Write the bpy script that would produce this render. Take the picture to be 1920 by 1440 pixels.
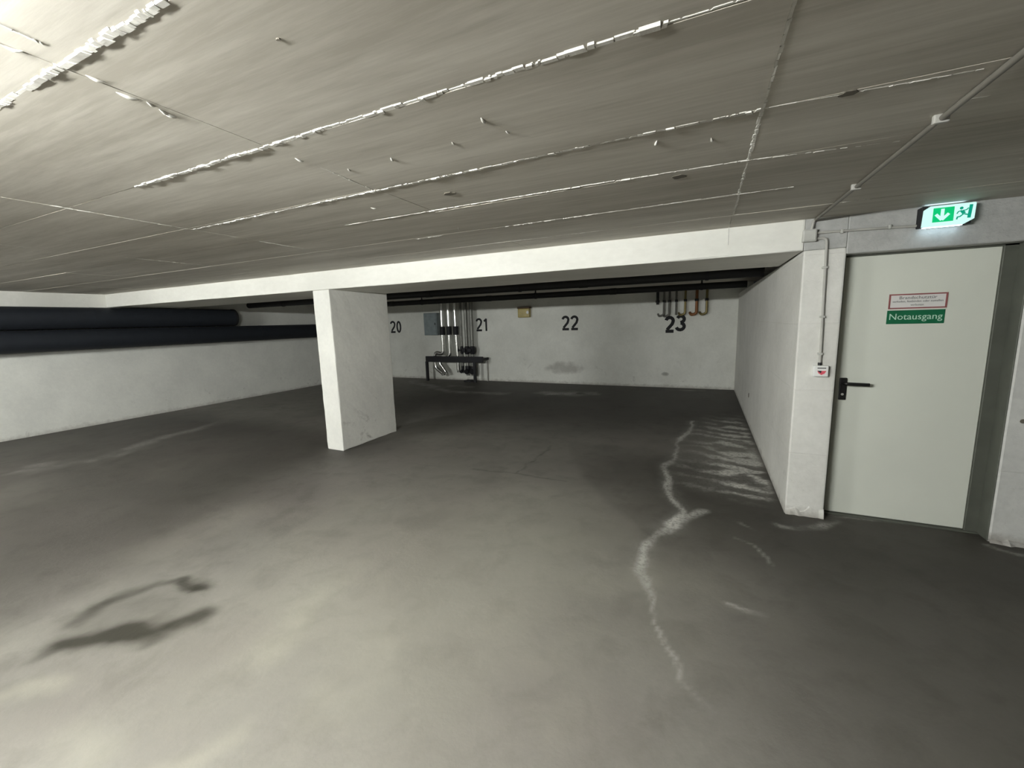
import bpy, bmesh, math, random
import numpy as np
from mathutils import Vector, Matrix
random.seed(7); RNG = np.random.default_rng(7)
SC = bpy.context.scene
for o in list(bpy.data.objects): bpy.data.objects.remove(o)
COL = SC.collection

# ------------------------------------------------------------------ camera, world, exposure
cd = bpy.data.cameras.new('camera'); cam = bpy.data.objects.new('camera', cd); COL.objects.link(cam)
cd.sensor_width = 36; cd.lens = 774.314 / 1920 * 36; cd.clip_start = .02
FW = Vector((-0.41583029, 0.89709923, -0.14932559)); RT = Vector((0.90871676, 0.41641646, -0.02883009)); UP = Vector((-0.03631818, 0.14768309, 0.98836769))
CAM = Vector((0, 0, 1.5805))
cam.matrix_world = Matrix(((RT.x, UP.x, -FW.x, CAM.x), (RT.y, UP.y, -FW.y, CAM.y), (RT.z, UP.z, -FW.z, CAM.z), (0, 0, 0, 1)))
SC.camera = cam
w = bpy.data.worlds.new('world'); SC.world = w; w.use_nodes = True
w.node_tree.nodes['Background'].inputs[0].default_value = (.5, .55, .6, 1); w.node_tree.nodes['Background'].inputs[1].default_value = .02
SC.view_settings.view_transform = 'Standard'; SC.view_settings.look = 'None'
SC.view_settings.gamma = 1; SC.view_settings.use_curve_mapping = False
SC.view_settings.exposure = 0.0
LAMP_COLOR = (.975, 1.0, .965)
LAMPS = [((-1.70, -.45), 890.0, 'x'), ((-6.6, -1.0), 1030.0, 'x')]        # ceiling battens of the garage, behind the photographer
# ------------------------------------------------------------------ dimensions
H, HB, YB, YB2, YW = 2.25, 2.03, 3.735, 4.77, 9.88
XR, XE, XL, XC = .646, .90, -9.618, -9.517
DX1 = 1.825; LINT = 1.985
XMAX, YMIN = 6.5, -6.0

def floor_px(px, py, z=0.0):
    d = FW + RT * ((px - 960) / 774.314) + UP * ((720 - py) / 774.314)
    t = (z - CAM.z) / d.z
    return (CAM.x + d.x * t, CAM.y + d.y * t)

# ------------------------------------------------------------------ materials
def newmat(name):
    m = bpy.data.materials.new(name); m.use_nodes = True
    nt = m.node_tree; b = nt.nodes['Principled BSDF']
    return m, nt, b
def N(nt, t, **kw):
    n = nt.nodes.new(t)
    for k, v in kw.items():
        if k in n.inputs: n.inputs[k].default_value = v
        else: setattr(n, k, v)
    return n
def plain(name, col, rough=.5, metal=0.0, var=.12, scale=9.0, emit=None, es=0):
    m, nt, b = newmat(name)
    g = N(nt, 'ShaderNodeTexCoord'); n = N(nt, 'ShaderNodeTexNoise', Scale=scale, Detail=4.0)
    nt.links.new(g.outputs['Object'], n.inputs['Vector'])
    r = N(nt, 'ShaderNodeValToRGB'); e = r.color_ramp.elements
    e[0].position = .3; e[1].position = .7
    e[0].color = tuple(c * (1 - var) for c in col) + (1,); e[1].color = tuple(min(1, c * (1 + var)) for c in col) + (1,)
    nt.links.new(n.outputs['Fac'], r.inputs['Fac']); nt.links.new(r.outputs['Color'], b.inputs['Base Color'])
    b.inputs['Roughness'].default_value = rough; b.inputs['Metallic'].default_value = metal
    if emit:
        b.inputs['Emission Color'].default_value = tuple(emit) + (1,); b.inputs['Emission Strength'].default_value = es
    return m
def mixc(nt, fac, a, b, blend='MIX'):
    m = N(nt, 'ShaderNodeMix', data_type='RGBA', blend_type=blend)
    for s, v in ((0, fac), (6, a), (7, b)):
        if hasattr(v, 'is_linked'): nt.links.new(v, m.inputs[s])
        elif s == 0: m.inputs[0].default_value = v
        else: m.inputs[s].default_value = tuple(v) + (1,) if len(v) == 3 else v
    return m.outputs[2]
def math_(nt, op, a, b=None, c=None):
    m = N(nt, 'ShaderNodeMath', operation=op)
    for i, v in enumerate((a, b, c)):
        if v is None: continue
        if hasattr(v, 'is_linked'): nt.links.new(v, m.inputs[i])
        else: m.inputs[i].default_value = v
    return m.outputs[0]
def ramp(nt, v, a, b):
    m = N(nt, 'ShaderNodeMapRange', clamp=True); m.inputs[1].default_value = a; m.inputs[2].default_value = b
    nt.links.new(v, m.inputs[0]); return m.outputs[0]

def concrete(name, base, dark, rough=.75, streak=(1, 1, 1), scuff=0.0, scuff_z=(0, 1.2), course=0.0, bump=.25, spots=(), base_grime=0.0):
    """painted concrete in world coordinates; spots = smudges (axis pair, centre, half size, colour)"""
    m, nt, b = newmat(name)
    geo = N(nt, 'ShaderNodeNewGeometry'); mp = N(nt, 'ShaderNodeMapping'); mp.inputs['Scale'].default_value = streak
    nt.links.new(geo.outputs['Position'], mp.inputs['Vector'])
    n1 = N(nt, 'ShaderNodeTexNoise', Scale=1.6, Detail=6.0, Roughness=.6); nt.links.new(mp.outputs[0], n1.inputs['Vector'])
    n2 = N(nt, 'ShaderNodeTexNoise', Scale=22.0, Detail=5.0, Roughness=.65); nt.links.new(mp.outputs[0], n2.inputs['Vector'])
    f = math_(nt, 'ADD', math_(nt, 'MULTIPLY', n1.outputs['Fac'], .7), math_(nt, 'MULTIPLY', n2.outputs['Fac'], .3))
    c = mixc(nt, ramp(nt, f, .38, .62), dark, base)
    sep = N(nt, 'ShaderNodeSeparateXYZ'); nt.links.new(geo.outputs['Position'], sep.inputs[0])
    if scuff:
        n3 = N(nt, 'ShaderNodeTexNoise', Scale=4.5, Detail=5.0, Roughness=.7, Distortion=.6); nt.links.new(geo.outputs['Position'], n3.inputs['Vector'])
        k = ramp(nt, n3.outputs['Fac'], .6, .72)
        band = math_(nt, 'MULTIPLY', ramp(nt, sep.outputs[2], scuff_z[1], scuff_z[0] + .1), scuff)
        c = mixc(nt, math_(nt, 'MULTIPLY', k, band), c, (.16, .14, .12))
    if base_grime:
        n4 = N(nt, 'ShaderNodeTexNoise', Scale=9.0, Detail=5.0, Roughness=.7); nt.links.new(geo.outputs['Position'], n4.inputs['Vector'])
        hh = math_(nt, 'ADD', sep.outputs[2], math_(nt, 'MULTIPLY', n4.outputs['Fac'], .16))
        c = mixc(nt, math_(nt, 'MULTIPLY', ramp(nt, hh, .15, .08), base_grime), c, (.20, .17, .14))
    for ax, ctr, half, col, amt in spots:
        u = math_(nt, 'DIVIDE', math_(nt, 'SUBTRACT', sep.outputs[ax[0]], ctr[0]), half[0]); v = math_(nt, 'DIVIDE', math_(nt, 'SUBTRACT', sep.outputs[ax[1]], ctr[1]), half[1])
        r2 = math_(nt, 'ADD', math_(nt, 'MULTIPLY', u, u), math_(nt, 'MULTIPLY', v, v))
        n5 = N(nt, 'ShaderNodeTexNoise', Scale=7.0, Detail=4.0); nt.links.new(geo.outputs['Position'], n5.inputs['Vector'])
        k = ramp(nt, math_(nt, 'ADD', r2, math_(nt, 'MULTIPLY', n5.outputs['Fac'], 1.3)), 1.45, .75)
        c = mixc(nt, math_(nt, 'MULTIPLY', k, amt), c, col)
    nt.links.new(c, b.inputs['Base Color']); b.inputs['Roughness'].default_value = rough
    hgt = math_(nt, 'ADD', n2.outputs['Fac'], math_(nt, 'MULTIPLY', n1.outputs['Fac'], 2.0))
    if course:
        fr = math_(nt, 'FRACT', math_(nt, 'DIVIDE', sep.outputs[2], course))
        seam = ramp(nt, math_(nt, 'ABSOLUTE', math_(nt, 'SUBTRACT', fr, .5)), .485, .5)
        hgt = math_(nt, 'SUBTRACT', hgt, math_(nt, 'MULTIPLY', seam, .5))
    bp = N(nt, 'ShaderNodeBump', Strength=bump, Distance=.012); nt.links.new(hgt, bp.inputs['Height']); nt.links.new(bp.outputs[0], b.inputs['Normal'])
    return m

M = {}
M['beam'] = concrete('beam_paint', (.80, .79, .74), (.70, .69, .64), scuff=0, streak=(.5, 1, 1), bump=.15)
M['pillar'] = concrete('pillar_paint', (.78, .77, .72), (.68, .67, .63), scuff=.55, scuff_z=(0, 1.3), bump=.22)
M['wall_back'] = concrete('back_wall_paint', (.76, .76, .71), (.66, .66, .61), scuff=.35, scuff_z=(0, .9), base_grime=.5, bump=.2,
    spots=[((0, 2), (-3.12, .40), (.62, .20), (.28, .27, .24), .6), ((0, 2), (-.75, .30), (.10, .06), (.2, .19, .17), .7)])
M['wall_left'] = concrete('left_wall_paint', (.80, .80, .75), (.70, .70, .66), scuff=.4, scuff_z=(0, .7), base_grime=.4, bump=.2)
M['wall_right'] = concrete('block_wall_paint', (.77, .76, .72), (.66, .65, .61), scuff=.35, scuff_z=(0, .8), base_grime=.5, course=.5, bump=.4)
M['wall_front'] = concrete('front_wall_paint', (.70, .70, .67), (.56, .56, .54), scuff=.35, scuff_z=(0, .9), base_grime=.6, course=.5, bump=.45)
M['lintel'] = concrete('lintel_concrete', (.50, .50, .485), (.36, .36, .35), scuff=0, bump=.5)
M['wall_other'] = concrete('rear_wall_paint', (.36, .36, .34), (.30, .30, .28))
M['ceiling'] = concrete('ceiling_concrete', (.60, .568, .505), (.37, .342, .29), rough=.65, streak=(.16, 2.0, 1), bump=.03)
M['ridge'] = concrete('ridge_mortar', (.80, .78, .73), (.50, .48, .44), rough=.6, streak=(9, 3, 3), bump=.1)
M['mark'] = plain('anchor_mark_dark', (.14, .125, .10), .9)
M['black'] = plain('black_pipe_jacket', (.012, .012, .013), .65)
M['navy'] = plain('navy_duct_insulation', (.008, .011, .017), .75)
M['alu'] = plain('aluminium_jacket', (.82, .82, .80), .22, 1.0, var=.05)
M['dull'] = plain('dull_zinc_pipe', (.22, .22, .20), .45, .4)
M['steel_dark'] = plain('dark_steel', (.009, .009, .012), .65, 0)
M['brass'] = plain('aged_brass', (.20, .16, .06), .4, .5)
M['copper'] = plain('rusty_copper', (.22, .09, .03), .5, .3)
M['zinc_small'] = plain('small_grey_pipe', (.13, .125, .11), .5, .2)
M['number'] = plain('number_black_paint', (.012, .012, .014), .8)
M['cabinet'] = plain('blue_grey_cabinet', (.23, .27, .28), .5)
M['yellow'] = plain('yellow_ochre_plastic', (.36, .28, .07), .35)
M['brown'] = plain('brown_cap', (.10, .055, .02), .5)
M['door'] = plain('door_leaf_paint', (.71, .725, .65), .45, var=.03, scale=2)
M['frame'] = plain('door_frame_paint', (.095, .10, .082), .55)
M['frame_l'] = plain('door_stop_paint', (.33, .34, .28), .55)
M['blackplastic'] = plain('black_plastic', (.006, .006, .006), .45)
M['white'] = plain('white_plastic', (.82, .82, .80), .4, var=.03)
M['grey_plastic'] = plain('grey_plastic', (.50, .50, .47), .5)
M['conduit'] = plain('grey_conduit', (.42, .41, .38), .5)
M['conduit_dark'] = plain('brown_grey_conduit', (.15, .14, .12), .55)
M['red'] = plain('red_plastic', (.70, .10, .14), .5)
M['signwhite'] = plain('sign_white', (.74, .72, .70), .5, var=.02)
M['signred'] = plain('sign_red', (.30, .10, .10), .5)
M['signgreen'] = plain('sign_green', (.004, .13, .055), .5)
M['signtext'] = plain('sign_text_grey', (.13, .13, .13), .6)
M['signpale'] = plain('sign_text_pale', (.50, .72, .58), .6)
M['glow'] = plain('lit_sign_panel', (.10, .14, .13), .4, emit=(.64, 1.0, .93), es=.95)
M['glow_green'] = plain('lit_sign_green', (.0, .10, .05), .4, emit=(.0, .55, .17), es=.95)
M['glow_dark'] = plain('lit_sign_teal', (.0, .25, .15), .4, emit=(.0, .22, .15), es=.9)
M['glow_strip'] = plain('lit_sign_edge', (.8, .9, 1), .4, emit=(.62, .86, 1.0), es=7.0)
M['lamp_body'] = plain('lamp_housing', (.7, .7, .68), .5)

# ------------------------------------------------------------------ mesh helpers
def finish(name, bm, mat, parent=None, smooth=False):
    me = bpy.data.meshes.new(name); bm.normal_update(); bm.to_mesh(me); bm.free()
    if smooth:
        for pl in me.polygons: pl.use_smooth = True
    return link(name, me, mat, parent)
def link(name, me, mat, parent=None):
    o = bpy.data.objects.new(name, me); COL.objects.link(o)
    if mat and not me.materials: me.materials.append(M[mat])
    if parent: o.parent = parent; o.matrix_parent_inverse = parent.matrix_world.inverted()
    return o
def empty(name, loc, label, cat, group=None):
    o = bpy.data.objects.new(name, None); COL.objects.link(o); o.location = loc; o.empty_display_size = .1
    o.matrix_world = Matrix.Translation(loc)
    return tag(o, label, cat, group)
def tag(o, label=None, cat=None, group=None, kind=None):
    for k, v in (('label', label), ('category', cat), ('group', group), ('kind', kind)):
        if v: o[k] = v
    return o
def add_box(bm, lo, hi, bev=0, seg=1):
    c = [(a + b) / 2 for a, b in zip(lo, hi)]; s = [abs(b - a) for a, b in zip(lo, hi)]
    r = bmesh.ops.create_cube(bm, size=1, matrix=Matrix.Translation(c) @ Matrix.Diagonal((*s, 1)))
    if bev:
        es = {e for v in r['verts'] for e in v.link_edges}
        bmesh.ops.bevel(bm, geom=list(es), offset=bev, segments=seg, affect='EDGES', profile=.6)
def box(name, lo, hi, mat, parent=None, bev=0, seg=1):
    bm = bmesh.new(); add_box(bm, lo, hi, bev, seg); return finish(name, bm, mat, parent)
def add_tube(bm, pts, r, n=14, caps=True):
    P = [Vector(q) for q in pts]; rings = []; R = r if hasattr(r, '__len__') else [r] * len(P)
    t0 = (P[1] - P[0]).normalized(); nrm = t0.orthogonal().normalized(); prev = t0
    for i, q in enumerate(P):
        a = (P[i] - P[i - 1]).normalized() if i else t0
        b = (P[i + 1] - P[i]).normalized() if i < len(P) - 1 else a
        t = (a + b).normalized() if (a + b).length > 1e-6 else a
        nrm = (prev.rotation_difference(t) @ nrm); nrm = (nrm - t * nrm.dot(t)).normalized(); prev = t
        bi = t.cross(nrm); sc = 1 / max(.5, t.dot(b))
        rings.append([bm.verts.new(q + (nrm * math.cos(k * 2 * math.pi / n) + bi * math.sin(k * 2 * math.pi / n)) * R[i] * (sc if i not in (0, len(P) - 1) else 1)) for k in range(n)])
    for A, B in zip(rings, rings[1:]):
        for k in range(n):
            f = bm.faces.new((A[k], A[(k + 1) % n], B[(k + 1) % n], B[k])); f.smooth = True
    if caps:
        for f in (bm.faces.new(rings[0][::-1]), bm.faces.new(rings[-1])):
            for e in f.edges: e.smooth = False
def tube(name, pts, r, mat, parent=None, n=14):
    bm = bmesh.new(); add_tube(bm, pts, r, n); return finish(name, bm, mat, parent)
def bend(pts, rad=.06, seg=6):
    """round the corners of a polyline"""
    P = [Vector(q) for q in pts]; out = [P[0]]
    for a, b, c in zip(P, P[1:], P[2:]):
        r = min(rad, (b - a).length * .45, (c - b).length * .45)
        s = b + (a - b).normalized() * r; e = b + (c - b).normalized() * r
        for k in range(seg + 1):
            t = k / seg; out.append(s * (1 - t) ** 2 + b * 2 * t * (1 - t) + e * t * t)
    return out + [P[-1]]
def prism(name, poly, y0, y1, mat, parent=None):
    """polygon in x,z extruded from y0 (front) to y1"""
    bm = bmesh.new(); a = [bm.verts.new((x, y0, z)) for x, z in poly]; b = [bm.verts.new((x, y1, z)) for x, z in poly]
    bm.faces.new(a); bm.faces.new(b[::-1])
    for i in range(len(a)):
        j = (i + 1) % len(a); bm.faces.new((a[i], b[i], b[j], a[j]))
    bmesh.ops.recalc_face_normals(bm, faces=bm.faces[:]); return finish(name, bm, mat, parent)
def add_stroke(bm, pts, wd, y0, y1):
    """flat painted stroke along x,z points, with mitred joints and real thickness"""
    P = [Vector((x, z)) for x, z in pts]; L, R = [], []
    for i, q in enumerate(P):
        a = (q - P[i - 1]).normalized() if i else (P[1] - q).normalized()
        b = (P[i + 1] - q).normalized() if i < len(P) - 1 else a
        t = (a + b).normalized(); nn = Vector((-t.y, t.x)); k = wd / 2 / max(.45, t.dot(b))
        L.append(q + nn * k); R.append(q - nn * k)
    V = [[bm.verts.new((q.x, y, q.y)) for q in S] for y in (y0, y1) for S in (L, R)]
    for i in range(len(P) - 1):
        bm.faces.new((V[0][i], V[0][i + 1], V[1][i + 1], V[1][i]))
        bm.faces.new((V[0][i], V[2][i], V[2][i + 1], V[0][i + 1])); bm.faces.new((V[1][i], V[1][i + 1], V[3][i + 1], V[3][i]))
    for i in (0, len(P) - 1): bm.faces.new((V[0][i], V[1][i], V[3][i], V[2][i]))
def text(name, s, x, z, y, size, mat, parent, width=None, bold=0.0):
    cu = bpy.data.curves.new(name, 'FONT'); cu.body = s; cu.size = size; cu.extrude = .0006; cu.offset = bold; cu.align_x = 'CENTER'; cu.align_y = 'CENTER'; cu.resolution_u = 3
    t = bpy.data.objects.new(name, cu); COL.objects.link(t); bpy.context.view_layer.update()
    me = bpy.data.meshes.new_from_object(t.evaluated_get(bpy.context.evaluated_depsgraph_get()))
    bpy.data.objects.remove(t)
    xs = [v.co.x for v in me.vertices]; k = width / (max(xs) - min(xs)) if width else 1
    for v in me.vertices: v.co = Vector((x + v.co.x * k, y - v.co.z, z + v.co.y))
    me.materials.clear(); return link(name, me, mat, parent)

# ------------------------------------------------------------------ value noise for floor marks
def vnoise(x, y, s, seed=0):
    g = np.random.default_rng(seed).random((256, 256)); x = x / s + 1000; y = y / s + 1000
    i = np.floor(x).astype(int); j = np.floor(y).astype(int); u = x - i; v = y - j; u = u * u * (3 - 2 * u); v = v * v * (3 - 2 * v)
    q = lambda a, b: g[a % 256, b % 256]
    return (q(i, j) * (1 - u) + q(i + 1, j) * u) * (1 - v) + (q(i, j + 1) * (1 - u) + q(i + 1, j + 1) * u) * v
def fbm(x, y, s, seed=0, o=4): return sum(vnoise(x, y, s / 2 ** k, seed + k) * .5 ** k for k in range(o)) / sum(.5 ** k for k in range(o))
def pdist(X, Y, pts):
    D = np.full(X.shape, 1e9)
    for (ax, ay), (bx, by) in zip(pts, pts[1:]):
        dx, dy = bx - ax, by - ay; t = np.clip(((X - ax) * dx + (Y - ay) * dy) / (dx * dx + dy * dy + 1e-9), 0, 1)
        D = np.minimum(D, np.hypot(X - ax - t * dx, Y - ay - t * dy))
    return D
def ss(a, b, x): t = np.clip((x - a) / (b - a), 0, 1); return t * t * (3 - 2 * t)

# ------------------------------------------------------------------ floor
def make_floor():
    gx = np.concatenate([np.arange(XL - .2, -3.5, .06), np.arange(-3.5, 1.9, .02), np.arange(1.9, XMAX + .2, .12)])
    gy = np.concatenate([np.arange(YMIN - .2, .2, .12), np.arange(.2, 5.6, .02), np.arange(5.6, YW + .2, .04)])
    X, Y = np.meshgrid(gx, gy); nx, ny = len(gx), len(gy)
    wx = X + (fbm(X, Y, .35, 11) - .5) * .16; wy = Y + (fbm(X, Y, .35, 21) - .5) * .16
    fp = lambda L: [floor_px(*q) for q in L]
    # white efflorescence: trail winding out of the bay and the rippled crust along the right wall
    white = np.zeros_like(X)
    trail = fp([(1300, 790), (1270, 830), (1250, 890), (1262, 930), (1285, 962), (1262, 985), (1210, 1022), (1190, 1072), (1218, 1120), (1232, 1175), (1272, 1245), (1330, 1330)])
    d = pdist(wx, wy, trail); tw = (.018 + .065 * fbm(X, Y, .22, 5) ** 1.5) * (.55 + .45 * ss(1.8, 2.6, Y))
    along = ss(1.55, 2.0, Y) * (.55 + .45 * ss(.3, .6, fbm(X, Y, .25, 31)))
    white += ss(1, .15, d / tw) * .62 * along
    white += ss(1, 0, d / .13) * .12 * along * ss(2.0, 2.6, Y)
    knot = fp([(1262, 985), (1290, 972), (1325, 962)]); white += ss(.07, .01, pdist(wx, wy, knot)) * .55
    rip = np.sin((wy + .25 * wx + .30 * fbm(X, Y, .35, 41)) * 2 * math.pi / .26) * .5 + .5
    crust = ss(-.32, .25, X + .25 * (fbm(X, Y, .6, 51) - .5)) * ss(.66, .55, X) * ss(3.75, 4.2, Y) * ss(7.6, 6.2, Y + .8 * (fbm(X, Y, .5, 52) - .5))
    white += crust * ss(.18, .42, X) * ss(4.0, 4.3, Y) * ss(6.0, 5.0, Y) * ss(.42, .62, fbm(X, Y * 1.8, .22, 62)) * .75
    white += crust * (ss(.58, .95, rip * .42 + fbm(X, Y, .14, 61) * .85) * (.35 + .65 * ss(.15, .4, X)) * 1.5 + .14)
    for L, wd, a in (([(1355, 1125), (1390, 1138), (1425, 1147)], .025, .5), ([(1375, 1010), (1410, 1022), (1450, 1060)], .02, .4), ([(1395, 985), (1420, 1000)], .02, .4), ([(1470, 985), (1530, 985), (1590, 968)], .05, .45),
                     ([(1840, 1020), (1870, 1030), (1925, 1040)], .035, .7), ([(1560, 966), (1700, 985)], .03, .35),
                     ([(180, 862), (300, 822), (420, 790)], .20, .20), ([(0, 885), (130, 868)], .3, .16), ([(770, 715), (850, 735), (945, 738)], .22, .35), ([(800, 722), (900, 726)], .2, .3), ([(1030, 738), (1095, 738)], .42, .55), ([(1255, 730), (1320, 733)], .10, .4)):
        white += ss(1, .1, pdist(wx, wy, fp(L)) / (wd * (1 + .8 * (fbm(X, Y, .2, 71) - .5)))) * a * ss(.25, .7, fbm(X, Y, .2, 72))
    # pale worn smears and a painted pool of light
    pale = np.zeros_like(X)
    for L, wd, a in (([(500, 1215), (560, 1170), (620, 1120), (680, 1065)], .16, .5), ([(620, 1300), (680, 1270), (720, 1210)], .2, .4), ([(310, 1430), (380, 1400), (435, 1370)], .09, .6), ([(0, 1308), (50, 1285), (115, 1282)], .07, .6), ([(140, 1370), (190, 1410)], .1, .4)):
        pale += ss(1, 0, pdist(wx, wy, fp(L)) / (wd * 1.3)) * a * ss(.25, .7, fbm(X, Y, .3, 83))
    pale += ss(1.5, .3, np.hypot((X + 1.5) / 1.3, (Y - 2.2) / 1.3) + (fbm(X, Y, .5, 82) - .5) * .9) * .45 + ss(.52, .75, fbm(X, Y, .9, 81)) * .35 * ss(3.6, 2.2, Y)  # pool of light in the floor colour: brighter middle, dimmer corners
    # dark oil ring, tyre lines and old joints
    dark = np.zeros_like(X)
    sx = X + (fbm(X, Y, .12, 13) - .5) * .10; sy = Y + (fbm(X, Y, .12, 23) - .5) * .10
    for L, wd, a in (([(150, 1165), (185, 1138), (230, 1116), (300, 1094), (340, 1092), (375, 1098)], .085, .60), ([(335, 1092), (372, 1100)], .09, .45), ([(105, 1212), (165, 1200), (225, 1190)], .12, .95), ([(225, 1190), (290, 1186), (365, 1160)], .13, 1.0), ([(210, 1150), (300, 1140)], .30, .32),
                     ([(885, 879), (970, 888), (1060, 902)], .02, .45), ([(968, 887), (1000, 862), (1035, 835)], .02, .5), ([(490, 985), (540, 962), (590, 910)], .09, .18), ([(570, 1000), (650, 1000)], .08, .15)):
        dark += ss(1, .1, pdist(sx, sy, fp(L)) / wd) * a * (.35 + 1.1 * fbm(X, Y, .14, 15))
    dark += ss(.62, .8, fbm(X, Y, .5, 91)) * .16
    # moist concrete past the salt trail; light falloff painted towards door and bay back
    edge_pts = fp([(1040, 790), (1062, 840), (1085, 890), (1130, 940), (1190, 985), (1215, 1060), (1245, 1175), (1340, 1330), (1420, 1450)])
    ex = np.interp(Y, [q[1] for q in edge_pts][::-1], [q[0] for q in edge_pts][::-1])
    damp_shade = ss(-.03, .10, X - ex) * .30 * ss(6.2, 4.6, Y) * ss(2.4, 3.2, Y) + ss(-.45, 1.3, X - ex - .1 + .3 * (fbm(X, Y, .7, 94) - .5)) * .65 * ss(5.2, 4.4, Y)
    damp_shade = np.maximum(damp_shade, ss(4.4, 7.2, Y + .8 * (fbm(X, Y, 1.2, 95) - .5)) * ss(-7.5, -4.5, X) * .95)  # dimness at the back of the bay put into the colour
    damp_shade = np.maximum(damp_shade, ss(-2.9, -4.6, X + .9 * (fbm(X, Y, 1.0, 97) - .5)) * ss(5, 4, Y) * .82)  # near-left floor painted darker as light falloff
    damp_shade = np.clip(damp_shade + (fbm(X, Y, .8, 96) - .5) * .18, 0, 1)
    white = np.clip(white, 0, 1); dark = np.clip(dark, 0, 1); pale = np.clip(pale, 0, 1)
    Z = (fbm(X, Y, 1.5, 99) - .5) * .004 + np.minimum(white, .6) * .0015
    nv = nx * ny; co = np.stack([X.ravel(), Y.ravel(), Z.ravel() - .002], 1)
    idx = np.arange(nv).reshape(ny, nx); quads = np.stack([idx[:-1, :-1], idx[:-1, 1:], idx[1:, 1:], idx[1:, :-1]], -1).reshape(-1, 4)
    me = bpy.data.meshes.new('floor'); me.vertices.add(nv); me.vertices.foreach_set('co', co.ravel())
    me.loops.add(quads.size); me.loops.foreach_set('vertex_index', quads.ravel().astype(np.int32))
    me.polygons.add(len(quads)); me.polygons.foreach_set('loop_start', np.arange(0, quads.size, 4, dtype=np.int32)); me.polygons.foreach_set('use_smooth', np.ones(len(quads), bool))
    me.update(); me.validate()
    at = me.color_attributes.new('marks', 'FLOAT_COLOR', 'POINT')
    at.data.foreach_set('color', np.stack([white.ravel(), dark.ravel(), damp_shade.ravel(), pale.ravel()], 1).astype(np.float32).ravel())
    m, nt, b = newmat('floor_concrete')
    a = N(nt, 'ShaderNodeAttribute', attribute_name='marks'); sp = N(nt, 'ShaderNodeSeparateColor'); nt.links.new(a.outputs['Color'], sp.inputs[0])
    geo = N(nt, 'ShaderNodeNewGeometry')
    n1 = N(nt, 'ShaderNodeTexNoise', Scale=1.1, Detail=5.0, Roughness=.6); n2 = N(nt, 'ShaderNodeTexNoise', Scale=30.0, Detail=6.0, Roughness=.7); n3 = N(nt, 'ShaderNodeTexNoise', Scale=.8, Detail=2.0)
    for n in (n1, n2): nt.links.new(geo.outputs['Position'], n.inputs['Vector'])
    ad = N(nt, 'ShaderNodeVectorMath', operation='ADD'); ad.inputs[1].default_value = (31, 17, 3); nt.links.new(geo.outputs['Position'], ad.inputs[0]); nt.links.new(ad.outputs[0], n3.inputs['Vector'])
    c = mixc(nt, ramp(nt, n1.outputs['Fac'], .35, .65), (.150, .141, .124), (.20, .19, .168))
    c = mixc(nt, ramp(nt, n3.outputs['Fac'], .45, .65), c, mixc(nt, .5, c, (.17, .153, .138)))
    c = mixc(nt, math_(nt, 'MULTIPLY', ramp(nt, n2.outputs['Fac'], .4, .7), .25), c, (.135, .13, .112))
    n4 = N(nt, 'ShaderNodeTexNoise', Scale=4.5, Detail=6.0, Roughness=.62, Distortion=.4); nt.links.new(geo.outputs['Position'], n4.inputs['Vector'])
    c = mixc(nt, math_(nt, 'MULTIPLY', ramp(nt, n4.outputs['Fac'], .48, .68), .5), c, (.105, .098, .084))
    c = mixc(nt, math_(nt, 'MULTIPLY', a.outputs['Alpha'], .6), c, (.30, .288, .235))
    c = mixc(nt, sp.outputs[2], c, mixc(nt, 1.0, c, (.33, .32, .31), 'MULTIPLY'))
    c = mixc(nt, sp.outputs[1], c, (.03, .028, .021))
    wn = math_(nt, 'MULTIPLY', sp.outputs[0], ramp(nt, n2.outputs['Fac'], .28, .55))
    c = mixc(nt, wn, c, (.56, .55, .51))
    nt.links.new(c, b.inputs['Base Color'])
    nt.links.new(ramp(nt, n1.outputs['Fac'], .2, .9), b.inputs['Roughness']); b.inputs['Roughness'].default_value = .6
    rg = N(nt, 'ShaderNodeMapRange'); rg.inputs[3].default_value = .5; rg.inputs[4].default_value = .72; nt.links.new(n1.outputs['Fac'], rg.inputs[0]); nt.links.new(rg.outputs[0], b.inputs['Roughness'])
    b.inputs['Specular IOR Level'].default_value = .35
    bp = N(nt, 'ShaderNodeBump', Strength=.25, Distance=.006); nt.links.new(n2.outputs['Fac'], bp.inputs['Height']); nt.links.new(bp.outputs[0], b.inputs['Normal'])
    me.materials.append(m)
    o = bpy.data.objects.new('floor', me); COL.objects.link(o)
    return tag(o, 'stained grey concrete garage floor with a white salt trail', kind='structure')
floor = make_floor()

# ------------------------------------------------------------------ walls
def struct(o, label): return tag(o, label, kind='structure')
wall_back = struct(box('wall_back', (XL - .25, YW, -.05), (XE, YW + .25, H + .05), 'wall_back'), 'off-white back wall painted with black bay numbers')
wall_left = struct(box('wall_left', (XL - .25, YMIN, -.05), (XL, YW, H + .05), 'wall_left'), 'off-white long side wall below the dark ducts')
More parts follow.
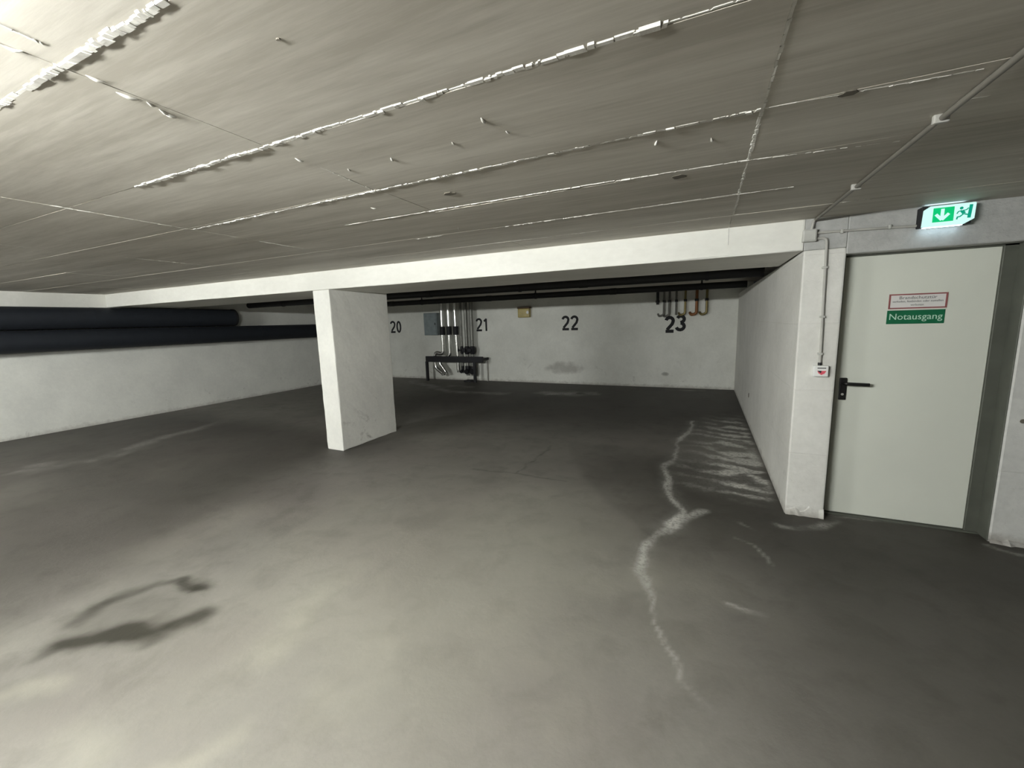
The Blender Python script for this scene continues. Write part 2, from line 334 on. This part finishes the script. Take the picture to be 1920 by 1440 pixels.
# partition between the bay and the door: end face flush with the door wall, worn base
bm = bmesh.new(); add_box(bm, (XR, YB, -.05), (XE, YW, HB + .0), .012, 2); wall_right = struct(finish('wall_right', bm, 'wall_right'), 'off-white block partition wall beside the emergency door')
bm = bmesh.new()
add_box(bm, (DX1, YB, -.05), (XMAX, YB + .26, H + .05), .01, 1)
wall_front = struct(finish('wall_front', bm, 'wall_front'), 'grey-white wall around the emergency door')
lintel = box('lintel', (XE - .001, YB, LINT), (DX1 + .001, YB + .26, H + .05), 'lintel', wall_front, .006)
box('wall_cap', (XR, YB, HB), (XE, YB + .26, H + .05), 'lintel', wall_front, .006)
def ragged(name, x0, x1, y, z, out, mat, parent, seed):
    r = random.Random(seed); bm = bmesh.new(); nn = max(4, int((x1 - x0) / .03)); V = []
    for i in range(nn + 1):
        x = x0 + (x1 - x0) * i / nn; h = z * (.45 + .9 * r.random()); o = out * (.5 + .8 * r.random())
        V.append([bm.verts.new(q) for q in ((x, y + .004, h), (x, y - o * .45, h * .75), (x, y - o, -.004))])
    for a, b in zip(V, V[1:]):
        bm.faces.new((a[0], a[1], b[1], b[0])); bm.faces.new((a[1], a[2], b[2], b[1]))
    for e in (V[0], V[-1]): bm.faces.new(e)
    bmesh.ops.recalc_face_normals(bm, faces=bm.faces[:]); return finish(name, bm, mat, parent)
ragged('mortar_skirt', XR + .004, XE, YB, .07, .018, 'wall_right', wall_right, 3)
ragged('mortar_skirt', DX1, 3.2, YB, .025, .04, 'wall_front', wall_front, 4)
wall_rear = struct(box('wall_rear', (XL, YMIN - .25, -.05), (XMAX, YMIN, H + .05), 'wall_other'), 'grey rear wall of the garage aisle')
wall_side = struct(box('wall_side', (XMAX, YMIN, -.05), (XMAX + .25, YB + .26, H + .05), 'wall_other'), 'grey end wall of the garage aisle')

# ------------------------------------------------------------------ ceiling: slab, cast formwork panels, mortar ridges on the joints
ceiling = struct(box('ceiling', (XL - .25, YMIN - .25, H + .006), (XMAX + .25, YW + .25, H + .2), 'ceiling'), 'low cast concrete ceiling with formwork joints')
JY = [YMIN, -5.0, -3.9, -2.8, -1.7, -1.08, -.53, .025, .58, 1.13, 1.70, 2.20, 2.77, 3.30, YB + .02]
JX = [XL, -8.0, -6.36, -4.73, -3.12, -1.50, .152, 1.80, 3.45, 5.1, XMAX]
pr = random.Random(5); pm = {}
for i in range(len(JX) - 1):
    for j in range(len(JY) - 1):
        w_, l_ = JX[i + 1] - JX[i] - .004, JY[j + 1] - JY[j] - .004
        key = (round(w_, 3), round(l_, 3))
        if key not in pm:
            b_ = bmesh.new(); add_box(b_, (-w_ / 2, -l_ / 2, 0), (w_ / 2, l_ / 2, .02)); me = bpy.data.meshes.new('formwork_panel'); b_.to_mesh(me); b_.free(); me.materials.append(M['ceiling']); pm[key] = me
        o = link('formwork_panel', pm[key], None, ceiling)
        o.location = ((JX[i] + JX[i + 1]) / 2, (JY[j] + JY[j + 1]) / 2, H + pr.uniform(-.002, .001))
        o.rotation_euler = (pr.uniform(-.002, .002), pr.uniform(-.0012, .0012), 0)
box('formwork_panel', (XL, YB + .02, H), (XMAX, YW, H + .02), 'ceiling', ceiling)
def ridge(a, b, wmax, hmax, seed, cover=1.0, step=.02):
    """broken mortar fin left by the formwork joint, from a to b on the ceiling: a row of chipped blocks"""
    r = random.Random(seed); A, B = Vector((a[0], a[1], 0)), Vector((b[0], b[1], 0)); L = (B - A).length; t = (B - A) / L; s = Vector((-t.y, t.x, 0))
    bm = bmesh.new(); pos = 0.0; on = True; lev = .7
    while pos < L - .004:
        ln = min(L - pos, step * r.choice((.4, .6, 1, 1, 1.6, 2.4)))
        if r.random() < .06: on = r.random() < cover
        lev = min(1, max(.3, lev + r.uniform(-.3, .3)))
        if on:
            ww = wmax * (.65 + .35 * lev) * r.uniform(.8, 1.1); hh = .38 * hmax * lev * r.choice((.5, .8, 1.0, 1.4)); off = s * r.uniform(-.12, .12) * wmax; R = []
            for q, sk in ((pos, r.uniform(-.3, .3)), (pos + ln * .93, r.uniform(-.3, .3))):
                c = A + t * q + off
                R.append([bm.verts.new((c + s * k * ww / 2 + t * sk * step * k).to_tuple()[:2] + (H + .004 - dz,)) for k, dz in ((-1, 0), (-.6, .004 + hh), (.6, .004 + hh * .8), (1, 0))])
            for k in range(3): bm.faces.new((R[0][k], R[0][k + 1], R[1][k + 1], R[1][k]))
            bm.faces.new(R[0]); bm.faces.new(R[1][::-1])
        pos += ln
    bmesh.ops.recalc_face_normals(bm, faces=bm.faces[:])
    return finish('joint_ridge', bm, 'ridge', ceiling)
ridge((-6.0, .58), (-1.02, .58), .032, .012, 1, 1); ridge((-1.0, .58), (1.5, .58), .012, .004, 2, .4)
ridge((-2.42, 1.13), (-.1, 1.125), .030, .012, 3, 1); ridge((-.1, 1.125), (.15, 1.125), .01, .003, 33, .6)
ridge((-3.12, 1.74), (.15, 1.70), .030, .011, 4, 1); ridge((.16, 1.70), (.70, 1.74), .012, .005, 5, .75)
ridge((-2.2, 2.17), (-.42, 2.18), .020, .009, 6, .55); ridge((-.42, 2.19), (.155, 2.2), .022, .010, 7, .95); ridge((.16, 2.2), (.69, 2.27), .018, .008, 8, .7)
ridge((-2.1, 2.8), (-1.4, 2.78), .02, .007, 9, .5); ridge((-1.4, 2.78), (.152, 2.76), .024, .010, 10, 1); ridge((.16, 2.76), (.42, 2.76), .014, .006, 11, .6)
ridge((-2.0, 3.3), (-.2, 3.29), .018, .006, 12, .6); ridge((-.2, 3.29), (1.1, 3.31), .018, .008, 13, .85)
ridge((.75, 1.95), (1.2, 1.98), .012, .004, 14, .6); ridge((.72, 2.8), (1.3, 2.82), .010, .003, 15, .5)
ridge((.150, .6), (.156, 3.73), .022, .004, 16, 1.0); ridge((-1.40, .3), (-1.56, 2.1), .016, .006, 17, .45); ridge((-3.12, .7), (-3.14, 2.6), .028, .009, 18, .8); ridge((-4.73, .5), (-4.73, 3.2), .016, .005, 19, .4)
# little mortar drips and dark anchor marks
def drip(px, py, dx, dy, s=.012):
    x, y = floor_px(px, py, H); bm = bmesh.new(); t = Vector((dx, dy, 0)).normalized()
    P = [Vector((x, y, H + .002)) + t * s * k + Vector((0, 0, -z)) for k, z in ((-2.2, 0), (-1.1, .003), (0, .005), (1, .004), (2, 0))]
    add_tube(bm, P, [.001, s * .33, s * .45, s * .33, .001], 7); return finish('mortar_drip', bm, 'ridge', ceiling)
for q in ((850, 268), (952, 247), (562, 300), (735, 298), (308, 210), (283, 195), (318, 215), (655, 318), (240, 180), (180, 148), (25, 92), (700, 390), (860, 428), (906, 225), (1230, 268), (1335, 262)): drip(*q, random.uniform(-.5, .5), 1, random.uniform(.008, .014))
for px, py, r in ((843, 363, .035), (1274, 331, .036), (1593, 174, .026), (522, 73, .006)):
    x, y = floor_px(px, py, H); bm = bmesh.new(); rr = random.Random(px)
    vs = [bm.verts.new((x + math.cos(a) * r * rr.uniform(.7, 1.15), y + math.sin(a) * r * .8 * rr.uniform(.7, 1.15), 0)) for a in [k * math.pi / 7 for k in range(14)]]
    f = bm.faces.new(vs); e = bmesh.ops.extrude_face_region(bm, geom=[f])
    for v in e['geom']:
        if isinstance(v, bmesh.types.BMVert): v.co.z = 1
    for v in bm.verts: v.co.z = H + .008 if v.co.z > .5 else H - .0025
    bmesh.ops.recalc_face_normals(bm, faces=bm.faces[:]); finish('anchor_mark', bm, 'mark', ceiling)

# ------------------------------------------------------------------ beams and pillar
def rough_box(name, lo, hi, mat, step=.12, amp=.003, bev=.012, parent=None, seed=1):
    bm = bmesh.new(); add_box(bm, lo, hi, bev, 2)
    cuts = [[lo[k] + step * i for i in range(1, int((hi[k] - lo[k]) / step))] for k in range(3)]
    for k in range(3):
        nv = [0, 0, 0]; nv[k] = 1
        for c in cuts[k]:
            co = [0, 0, 0]; co[k] = c; bmesh.ops.bisect_plane(bm, geom=bm.verts[:] + bm.edges[:] + bm.faces[:], plane_co=co, plane_no=nv)
    r = random.Random(seed)
    for v in bm.verts: v.co += Vector((r.uniform(-amp, amp), r.uniform(-amp, amp), r.uniform(-amp, amp)))
    return finish(name, bm, mat, parent)
beam = tag(rough_box('ceiling_beam', (XC + .002, YB, HB), (XR - .002, YB2, H + .004), 'beam', .35, .0022, .01, None, 2), 'wide white concrete beam spanning the bay above the pillar', 'beam')
beam2 = tag(rough_box('ceiling_beam', (XL + .002, YMIN + .05, HB - .005), (XC, YB2, H + .004), 'beam', .6, .002, .008, None, 3), 'narrow grey-white beam along the side wall above the ducts', 'beam')
box('crack_seam', (.151, YB - .0025, HB + .09), (.154, YB + .004, H - .005), 'conduit', beam)
pillar = tag(rough_box('concrete_pillar', (-4.429, YB + .004, -.003), (-4.146, YB2 - .01, HB + .002), 'pillar', .11, .0025, .012, None, 4), 'white scuffed rectangular concrete pillar under the wide beam', 'pillar')

# ------------------------------------------------------------------ door
door = empty('door_1', (1.36, YB + .13, 0), 'pale steel emergency exit door with black lever handle', None); door['kind'] = 'structure'
YD = YB + .13
leaf = box('leaf', (.925, YD, .012), (1.752, YD + .06, 1.975), 'door', door, .004)
def frame_piece(name, lo, hi, mat): return box(name, lo, hi, mat, door, .003)
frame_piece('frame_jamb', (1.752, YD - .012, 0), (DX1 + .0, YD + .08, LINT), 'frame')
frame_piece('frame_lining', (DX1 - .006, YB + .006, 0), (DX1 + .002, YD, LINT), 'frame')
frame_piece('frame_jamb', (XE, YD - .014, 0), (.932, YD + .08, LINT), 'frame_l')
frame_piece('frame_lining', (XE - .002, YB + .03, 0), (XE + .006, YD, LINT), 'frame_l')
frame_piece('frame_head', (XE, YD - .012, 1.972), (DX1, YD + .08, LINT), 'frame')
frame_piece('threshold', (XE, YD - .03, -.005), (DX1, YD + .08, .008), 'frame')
hd = box('handle', (.957, YD - .012, .918), (1.003, YD + .002, 1.088), 'blackplastic', door, .006, 2)
tube('lever', bend([(.981, YD - .01, 1.048), (.981, YD - .052, 1.048), (1.125, YD - .052, 1.044)], .02), .0125, 'blackplastic', hd, 12)
tube('lever_rose', [(.981, YD - .02, 1.048), (.981, YD - .008, 1.048)], .019, 'blackplastic', hd, 16)
tube('lock_cylinder', [(.979, YD - .016, .962), (.979, YD - .008, .962)], .009, 'conduit', hd, 12)
# signs stuck on the door
s1 = empty('warning_sign', (1.355, YD, 1.588), 'small white notice with dark red border on the door', 'sign')
x0, x1, z0, z1 = 1.200, 1.513, 1.590, 1.694
box('plate', (x0, YD - .003, z0), (x1, YD + .001, z1), 'signwhite', s1)
for nm, lo, hi in (('border_strip', (x0, z1 - .009), (x1, z1)), ('border_strip', (x0, z0), (x1, z0 + .009)), ('border_strip', (x0, z0 + .009), (x0 + .010, z1 - .009)), ('border_strip', (x1 - .010, z0 + .009), (x1, z1 - .009))):
    box(nm, (lo[0], YD - .0045, lo[1]), (hi[0], YD - .002, hi[1]), 'signred', s1)
text('lettering', 'Brandschutztür', 1.357, 1.666, YD - .0035, .030, 'signtext', s1, .20)
text('lettering', 'verkeilen, festbinden oder zustellen', 1.357, 1.641, YD - .0035, .020, 'signtext', s1, .27)
text('lettering', 'verboten', 1.357, 1.616, YD - .0035, .020, 'signtext', s1, .07)
s2 = empty('emergency_exit_sign', (1.353, YD, 1.484), 'green door sign reading Notausgang in white letters', 'sign')
box('plate', (1.198, YD - .003, 1.484), (1.509, YD + .001, 1.580), 'signgreen', s2, .001)
text('lettering', 'Notausgang', 1.353, 1.533, YD - .0035, .062, 'signpale', s2, .285)

# ------------------------------------------------------------------ lit exit sign above the door
ex = empty('exit_sign', (1.41, YB, 2.10), 'illuminated green and white exit sign with arrow above the door', 'sign')
YS = YB - .075
ax0, ax1, az0, az1 = 1.262, 1.510, 2.107, 2.232
box('housing', (ax0 - .004, YS + .006, az0 + .002), (ax1 - .01, YB + .001, az1 + .004), 'steel_dark', ex, .004)
face = prism('lit_panel', [(ax0, az0), (ax1 - .045, az0), (ax1, az0 + .028), (ax1 + .002, az1 - .004), (ax1 - .004, az1), (ax0 + .035, az1), (ax0 + .004, az1 - .022)], YS, YS + .008, 'glow', ex)
gx0, gx1, gz0, gz1 = ax0 + .050, ax0 + .150, az0 + .024, az1 - .014
box('arrow_field', (gx0, YS - .0015, gz0), (gx1, YS + .002, gz1), 'glow_green', face)
cx = gx0 + .045; yA = YS - .0025; bm = bmesh.new()
add_stroke(bm, [(cx, gz1 - .008), (cx, gz0 + .016)], .017, yA, YS)
for s in (-1, 1): add_stroke(bm, [(cx + s * .031, gz0 + .048), (cx, gz0 + .012)], .016, yA - .0003, YS)
finish('arrow', bm, 'glow', face)
fx = gx1 + .012
bm = bmesh.new(); add_stroke(bm, [(ax1 - .021, az1 - .012), (ax1 - .026, az0 + .034)], .016, YS - .0015, YS + .002); finish('doorway_bar', bm, 'glow_dark', face)
bm = bmesh.new(); k = lambda *L: [(fx + a * .1, az0 + .024 + b * .1) for a, b in L]
add_stroke(bm, k((.24, .56), (.36, .38)), .017, YS - .002, YS + .002)          # torso
add_stroke(bm, k((.36, .36), (.52, .30), (.62, .36)), .007, YS - .0018, YS + .002)  # front leg
add_stroke(bm, k((.33, .36), (.18, .22), (.06, .20), (.04, .06)), .007, YS - .0016, YS + .002)   # back leg
add_stroke(bm, k((.24, .58), (.08, .52), (.02, .40)), .006, YS - .0014, YS + .002)
add_stroke(bm, k((.28, .56), (.46, .60), (.54, .70)), .006, YS - .0012, YS + .002)
finish('running_figure', bm, 'glow_dark', face)
tube('figure_head', [(fx + .021, YS - .0022, az0 + .024 + .072), (fx + .021, YS + .001, az0 + .024 + .072)], .0085, 'glow_dark', face, 14)
box('light_strip', (ax0 + .02, YS + .03, az0 - .0015), (ax1 - .04, YS + .055, az0 + .004), 'glow_strip', ex)
box('light_strip', (ax0 + .02, YS + .030, az1 + .003), (ax1 - .04, YS + .045, az1 + .0055), 'glow_strip', ex)

# ------------------------------------------------------------------ electrical run
cdt = empty('ceiling_conduit', (.715, 3.7, H), 'grey cable conduit clipped along the ceiling to the corner box', 'conduit')
tube('pipe', [(.745, -2.0, H - .014), (.735, 1.6, H - .014), (.712, 2.9, H - .014), (.698, 3.71, H - .016)], .010, 'conduit_dark', cdt, 12)
for x, y in ((.726, 2.05), (.712, 2.89), (.735, 1.25), (.74, .3)):
    bm = bmesh.new(); add_box(bm, (x - .022, y - .010, H - .029), (x + .022, y + .010, H + .001), .005, 2); finish('clip', bm, 'conduit', cdt)
jb = empty('junction_box', (.672, YB, 2.13), 'small grey junction box at the corner of beam and door wall', 'junction box')
box('body', (.628, YB - .042, 2.086), (.712, YB + .001, 2.172), 'grey_plastic', jb, .007, 2); box('cover', (.634, YB - .047, 2.092), (.706, YB - .040, 2.166), 'grey_plastic', jb, .003)
tube('cable_stub', bend([(.698, 3.70, H - .016), (.690, YB - .022, H - .02), (.680, YB - .022, 2.165)], .03), .010, 'conduit', jb, 10)
c1 = empty('sign_conduit', (1.0, YB, 2.13), 'thin grey conduit running from junction box to lit exit sign', 'conduit')
tube('pipe', [(.708, YB - .012, 2.146), (1.0, YB - .012, 2.139), (1.275, YB - .012, 2.129)], .0085, 'conduit', c1, 10)
for x in (.86, 1.12): box('clip', (x - .008, YB - .024, 2.126), (x + .008, YB + .001, 2.154), 'grey_plastic', c1, .003)
c2 = empty('switch_conduit', (.785, YB, 1.2), 'thin grey conduit dropping beside the door to the switch', 'conduit')
tube('pipe', bend([(.708, YB - .012, 2.108), (.778, YB - .012, 2.104), (.797, YB - .012, 1.195)], .03), .0095, 'conduit', c2, 10)
for z in (1.9, 1.55, 1.28): box('clip', (.787 - (z - 1.5) * .022 - .016, YB - .026, z - .008), (.787 - (z - 1.5) * .022 + .018, YB + .001, z + .008), 'grey_plastic', c2, .003)
sw = empty('wall_switch', (.80, YB, 1.11), 'white surface switch with a red rocker beside the door', 'switch')
box('body', (.754, YB - .042, 1.112), (.846, YB + .001, 1.194), 'white', sw, .007, 2)
prism('rocker', [(.778, 1.156), (.832, 1.156), (.822, 1.136), (.803, 1.126), (.786, 1.138)], YB - .0455, YB - .040, 'red', sw)
prism('symbol', [(.778, 1.1565), (.803, 1.1565), (.800, 1.138)], YB - .0465, YB - .040, 'steel_dark', sw)
box('label_strip', (.778, YB - .0435, 1.172), (.830, YB - .040, 1.180), 'signtext', sw)
tube('gland', [(.795, YB - .016, 1.192), (.794, YB - .016, 1.215)], .012, 'steel_dark', sw, 12)

# ------------------------------------------------------------------ painted bay numbers (parts of the back wall)
arc = lambda cx, cz, rx, rz, a0, a1, n=10: [(cx + rx * math.cos(math.radians(a0 + (a1 - a0) * i / n)), cz + rz * math.sin(math.radians(a0 + (a1 - a0) * i / n))) for i in range(n + 1)]
GL = {'2': [arc(.24, .74, .20, .21, 170, -20) + [(.38, .52), (.10, .16)], [(.02, .065), (.48, .065)]], '0': [arc(.25, .5, .17, .43, 0, 360, 20)], '1': [[(.30, 0), (.30, .97)], [(.31, .93), (.12, .76)]],
      '3': [arc(.22, .74, .19, .20, 160, -80) + [(.20, .53)], arc(.20, .28, .22, .22, 85, -165)]}
for num, xs, zb, h, sw_ in (('20', (-8.55, -8.33), 1.35, .345, .13), ('21', (-5.60, -5.40), 1.35, .34, .13), ('22', (-3.17, -2.945), 1.335, .34, .14), ('23', (-.77, -.535), 1.245, .34, .17)):
    bm = bmesh.new()
    for i, ch in enumerate(num):
        for q, st in enumerate(GL[ch]): add_stroke(bm, [(xs[i] + a * h * 1.08, zb + b * h + (.03 if num == '23' and i else 0)) for a, b in st], h * sw_ * 1.2, YW - .003 - .0004 * q, YW + .001)
    bmesh.ops.recalc_face_normals(bm, faces=bm.faces[:])
    o = finish('painted_number', bm, 'number', wall_back); o['label'] = 'black painted bay number ' + num

# ------------------------------------------------------------------ overhead pipes across the bay
def overhead(x0, x1, y, z, r, label, hang):
    p = empty('overhead_pipe', (x0, y, z), label, 'pipe'); tube('pipe_run', [(x0, y, z), (x1, y, z)], r, 'black', p, 18)
    for x in hang:
        tube('hanger_rod', [(x, y, z + r * .8), (x, y, H + .004)], .014, 'black', p, 8); tube('pipe_clamp', [(x - .02, y, z), (x + .02, y, z)], r * 1.12, 'steel_dark', p, 18)
    for x in (-7, -4.3, -1.6): tube('pipe_coupling', [(x - .06, y, z), (x + .06, y, z)], r * 1.08, 'black', p, 18)
    return p
overhead(-9.10, XR + .004, 6.0, 2.098, .062, 'black overhead pipe running close behind the wide beam', (.02, -2.6, -5.4, -8))
overhead(-9.58, XR + .004, 8.2, 2.098, .058, 'black overhead pipe running nearer the numbered back wall', (-.05, -3.2, -6.1, -8.6))
def duct(y0, y1, z, r, label):
    p = empty('wall_duct', (-9.40, y0, z - r), label, 'duct'); x = XL + r + .02
    tube('duct_run', [(x, y0, z), (x, y1, z)], r, 'navy', p, 24)
    yy = y0 + .6
    while yy < y1 - .2:
        tube('joint_band', [(x, yy - .03, z), (x, yy + .03, z)], r * 1.012, 'navy', p, 24); yy += 1.45
    if y1 < 9: tube('end_cap', [(x, y1 - .01, z), (x, y1 + .04, z)], r * 1.03, 'black', p, 24)
    for yy in (1.2, 3.4, 5.2):
        box('bracket', (XL - .002, yy - .02, z - r * .3), (XL + .06, yy + .02, z + r * .3), 'steel_dark', p)
    return p
duct(-5.8, 5.8, 1.845, .175, 'upper dark navy insulated duct with an end cap on the side wall')
duct(-5.8, 9.86, 1.490, .170, 'lower dark navy insulated duct running the whole side wall')

# ------------------------------------------------------------------ pipe cluster by number 21
YP = YW - .20
for i, (xt, xb, zb, lab) in enumerate(((-6.56, -6.57, .82, 'shiny aluminium clad riser next to the grey cabinet'), (-6.345, -6.35, .80, 'shiny aluminium clad riser between two shiny neighbours'), (-6.13, -6.10, .70, 'shiny aluminium clad riser next to the dull grey risers'))):
    p = empty('clad_riser', (xb, YP, zb), lab, 'pipe', 'shiny clad risers by number 21')
    if i == 0: path = bend([(xt, YP, H + .004), (xb, YP, .74), (-6.83, YP - .02, .79), (-6.84, YP - .02, .36), (-6.60, YP - .02, .20)], .10)
    elif i == 1: path = bend([(xt, YP, H + .004), (xb, YP, .70), (-6.70, YP - .04, .52), (-6.48, YP - .04, .24)], .09)
    else: path = [(xt, YP, H + .004), (xt, YP, 1.4), (xb, YP, .62), (xb, YP, .30)]
    tube('jacket', path, .055, 'alu', p, 18)
    tube('clamp_band', [(xt - .004, YP, 1.27), (xt, YP, 1.50)], .072, 'steel_dark', p, 18)
    for z in (1.95, 1.02): tube('jacket_seam', [(xt, YP, z - .012), (xt, YP, z + .012)], .058, 'alu', p, 18)
    tube('floor_flange', [(path[-1][0], path[-1][1], path[-1][2] - .01), (path[-1][0] + .012, path[-1][1], path[-1][2] - .06)], .05, 'dull', p, 14)
for i, (x, z0, r, lab) in enumerate(((-5.96, .22, .030, 'thin dull grey riser beside the last shiny riser'), (-5.80, .16, .050, 'thick dull grey riser with dark green valve in the middle'), (-5.63, .16, .050, 'thick dull grey riser with dark valve nearest number 21'))):
    p = empty('grey_riser', (x, YP, z0), lab, 'pipe', 'dull grey risers by number 21')
    tube('pipe', [(x, YP, z0), (x, YP, H + .004)], r, 'dull', p, 14)
    tube('valve_body', [(x, YP, .74), (x, YP, .80), (x, YP, .90), (x, YP, .96)], [r * 1.05, r * 1.7, r * 1.7, r * 1.05], 'steel_dark', p, 14)
    tube('valve_wheel', [(x, YP - .16, .86), (x, YP - .18, .86)], .05 if i else .035, 'steel_dark', p, 16); tube('valve_stem', [(x, YP - .17, .86), (x, YP, .86)], .012, 'steel_dark', p, 8)
    tube('bottom_fitting', bend([(x, YP, .42), (x, YP, .30), (x, YP - .10, .26)], .05), r * 1.4, 'steel_dark', p, 12)
st = empty('pipe_stand', (-6.2, 9.6, 0), 'black steel bench frame standing in front of the risers', 'stand')
box('top_rail', (-7.06, 9.50, .53), (-5.24, 9.56, .69), 'steel_dark', st, .006)
for x, y in ((-7.04, 9.53), (-5.50, 9.53)): box('leg', (x - .035, y - .03, -.003), (x + .035, y + .03, .54), 'steel_dark', st, .004)
for x in (-7.04, -5.27): box('wall_arm', (x - .02, 9.55, .58), (x + .02, YW + .001, .64), 'steel_dark', st)
box('leg', (-5.29, YW - .06, -.003), (-5.265, YW - .035, .60), 'conduit', st)
dr = empty('floor_drain', (-5.75, 9.62, 0), 'small dark drain cover on the floor under the risers', 'drain')
tube('rim', [(-5.75, 9.66, -.003), (-5.75, 9.66, .03)], .16, 'steel_dark', dr, 20)
for k in range(-2, 3): box('grate_bar', (-5.75 + k * .05 - .012, 9.55, .03), (-5.75 + k * .05 + .012, 9.77, .038), 'black', dr)
cb = empty('meter_cabinet', (-7.05, YW, 1.25), 'blue-grey meter cabinet on the wall beside the shiny risers', 'cabinet')
box('body', (-7.20, YW - .17, 1.265), (-6.76, YW + .001, 1.885), 'cabinet', cb, .008); box('cover', (-7.18, YW - .185, 1.285), (-6.78, YW - .165, 1.865), 'cabinet', cb, .006); box('latch', (-6.82, YW - .195, 1.55), (-6.80, YW - .18, 1.61), 'steel_dark', cb)
# ------------------------------------------------------------------ yellow box with a shiny dome on the back wall
yb = empty('yellow_wall_box', (-4.15, YW, 1.67), 'small yellow wall box with shiny dome between numbers 21 and 22', 'wall box')
box('body', (-4.30, YW - .14, 1.675), (-3.99, YW + .001, 1.90), 'yellow', yb, .02, 2); box('cap', (-4.31, YW - .15, 1.895), (-3.98, YW + .001, 1.945), 'brown', yb, .008)
bm = bmesh.new(); bmesh.ops.create_uvsphere(bm, u_segments=20, v_segments=12, radius=.034, matrix=Matrix.Translation((-4.03, YW - .14, 1.80)) @ Matrix.Diagonal((1, .6, 1.2, 1))); finish('dome', bm, 'white', yb, True)  # bright highlight of the dome put into its white colour
# ------------------------------------------------------------------ hooked pipes above number 23
for i, (x, zb, mt, lab, r) in enumerate(((-.935, 1.86, 'black', 'short black drop pipe above number 23', .030), (-.80, 1.61, 'zinc_small', 'hooked grey drop pipe beside the short black one', .022), (-.69, 1.60, 'zinc_small', 'hooked grey drop pipe above the left digit of 23', .024), (-.55, 1.62, 'zinc_small', 'straight dark grey drop pipe above the gap in 23', .022), (-.37, 1.62, 'brass', 'hooked brass drop pipe above the right digit of 23', .024), (-.145, 1.62, 'copper', 'rusty copper drop pipe beside the last brass one', .030), (.05, 1.62, 'brass', 'hooked brass drop pipe nearest the partition wall', .026))):
    p = empty('drop_pipe', (x, YW - .1, zb), lab, 'pipe', 'hooked drop pipes above number 23')
    if i in (0, 3): path = [(x, YW - .10, H + .004), (x, YW - .10, zb + .02), (x, YW - .10, zb)]
    else: path = bend([(x, YW - .10, H + .004), (x, YW - .10, zb + .02), (x - .10, YW - .09, zb - .01), (x - .13, YW + .003, zb + .04)], .06)
    tube('pipe', path, r, mt, p, 12)
    tube('collar', [(x, YW - .10, 1.90), (x, YW - .10, 1.95)], r * 1.35, 'steel_dark' if i else 'black', p, 12)
    box('wall_clip', (x - .015, YW - .10, 1.97), (x + .015, YW + .001, 2.0), 'steel_dark', p)
# ------------------------------------------------------------------ small holes in the walls
def hole(pos, axis, r, parent):
    a = Vector(pos); d = Vector(axis); return tube('wall_plug', [a - d * .004, a + d * .003], r, 'mark', parent, 14)
hole((XR, 6.88, .41), (1, 0, 0), .035, wall_right); hole((1.90, YB, .848), (0, 1, 0), .014, wall_front)

# ------------------------------------------------------------------ lamps of the garage
def batten(x, y, power, label, axis='x', length=1.5):
    p = empty('batten_lamp', (x, y, H), label, 'lamp', 'fluorescent battens on the aisle ceiling')
    sw3 = lambda a, b, c: (x + a, y + b, c) if axis == 'x' else (x + b, y + a, c)
    def bx(nm, a0, a1, b, z0, z1, bev): box(nm, sw3(a0, -b, z0), sw3(a1, b, z1), 'lamp_body', p, bev)
    bx('housing', -length / 2 - .03, length / 2 + .03, .035, H - .05, H + .004, .006)
    for s in (-1, 1): bx('tube_holder', s * (length / 2 + .012) - .012, s * (length / 2 + .012) + .012, .018, H - .158, H - .045, .004)
    t = tube('tube', [sw3(-length / 2, 0, H - .135), sw3(length / 2, 0, H - .135)], .019, None, p, 12)
    m, nt, b = newmat('fluorescent_tube'); b.inputs['Emission Color'].default_value = (*LAMP_COLOR, 1); b.inputs['Emission Strength'].default_value = power
    t.data.materials.append(m)
for (px_, pw, ax_), lab in zip(LAMPS, ('bright fluorescent batten lamp on the ceiling near the joint ridges', 'bright fluorescent batten lamp further down the aisle')): batten(*px_, pw, lab, ax_)
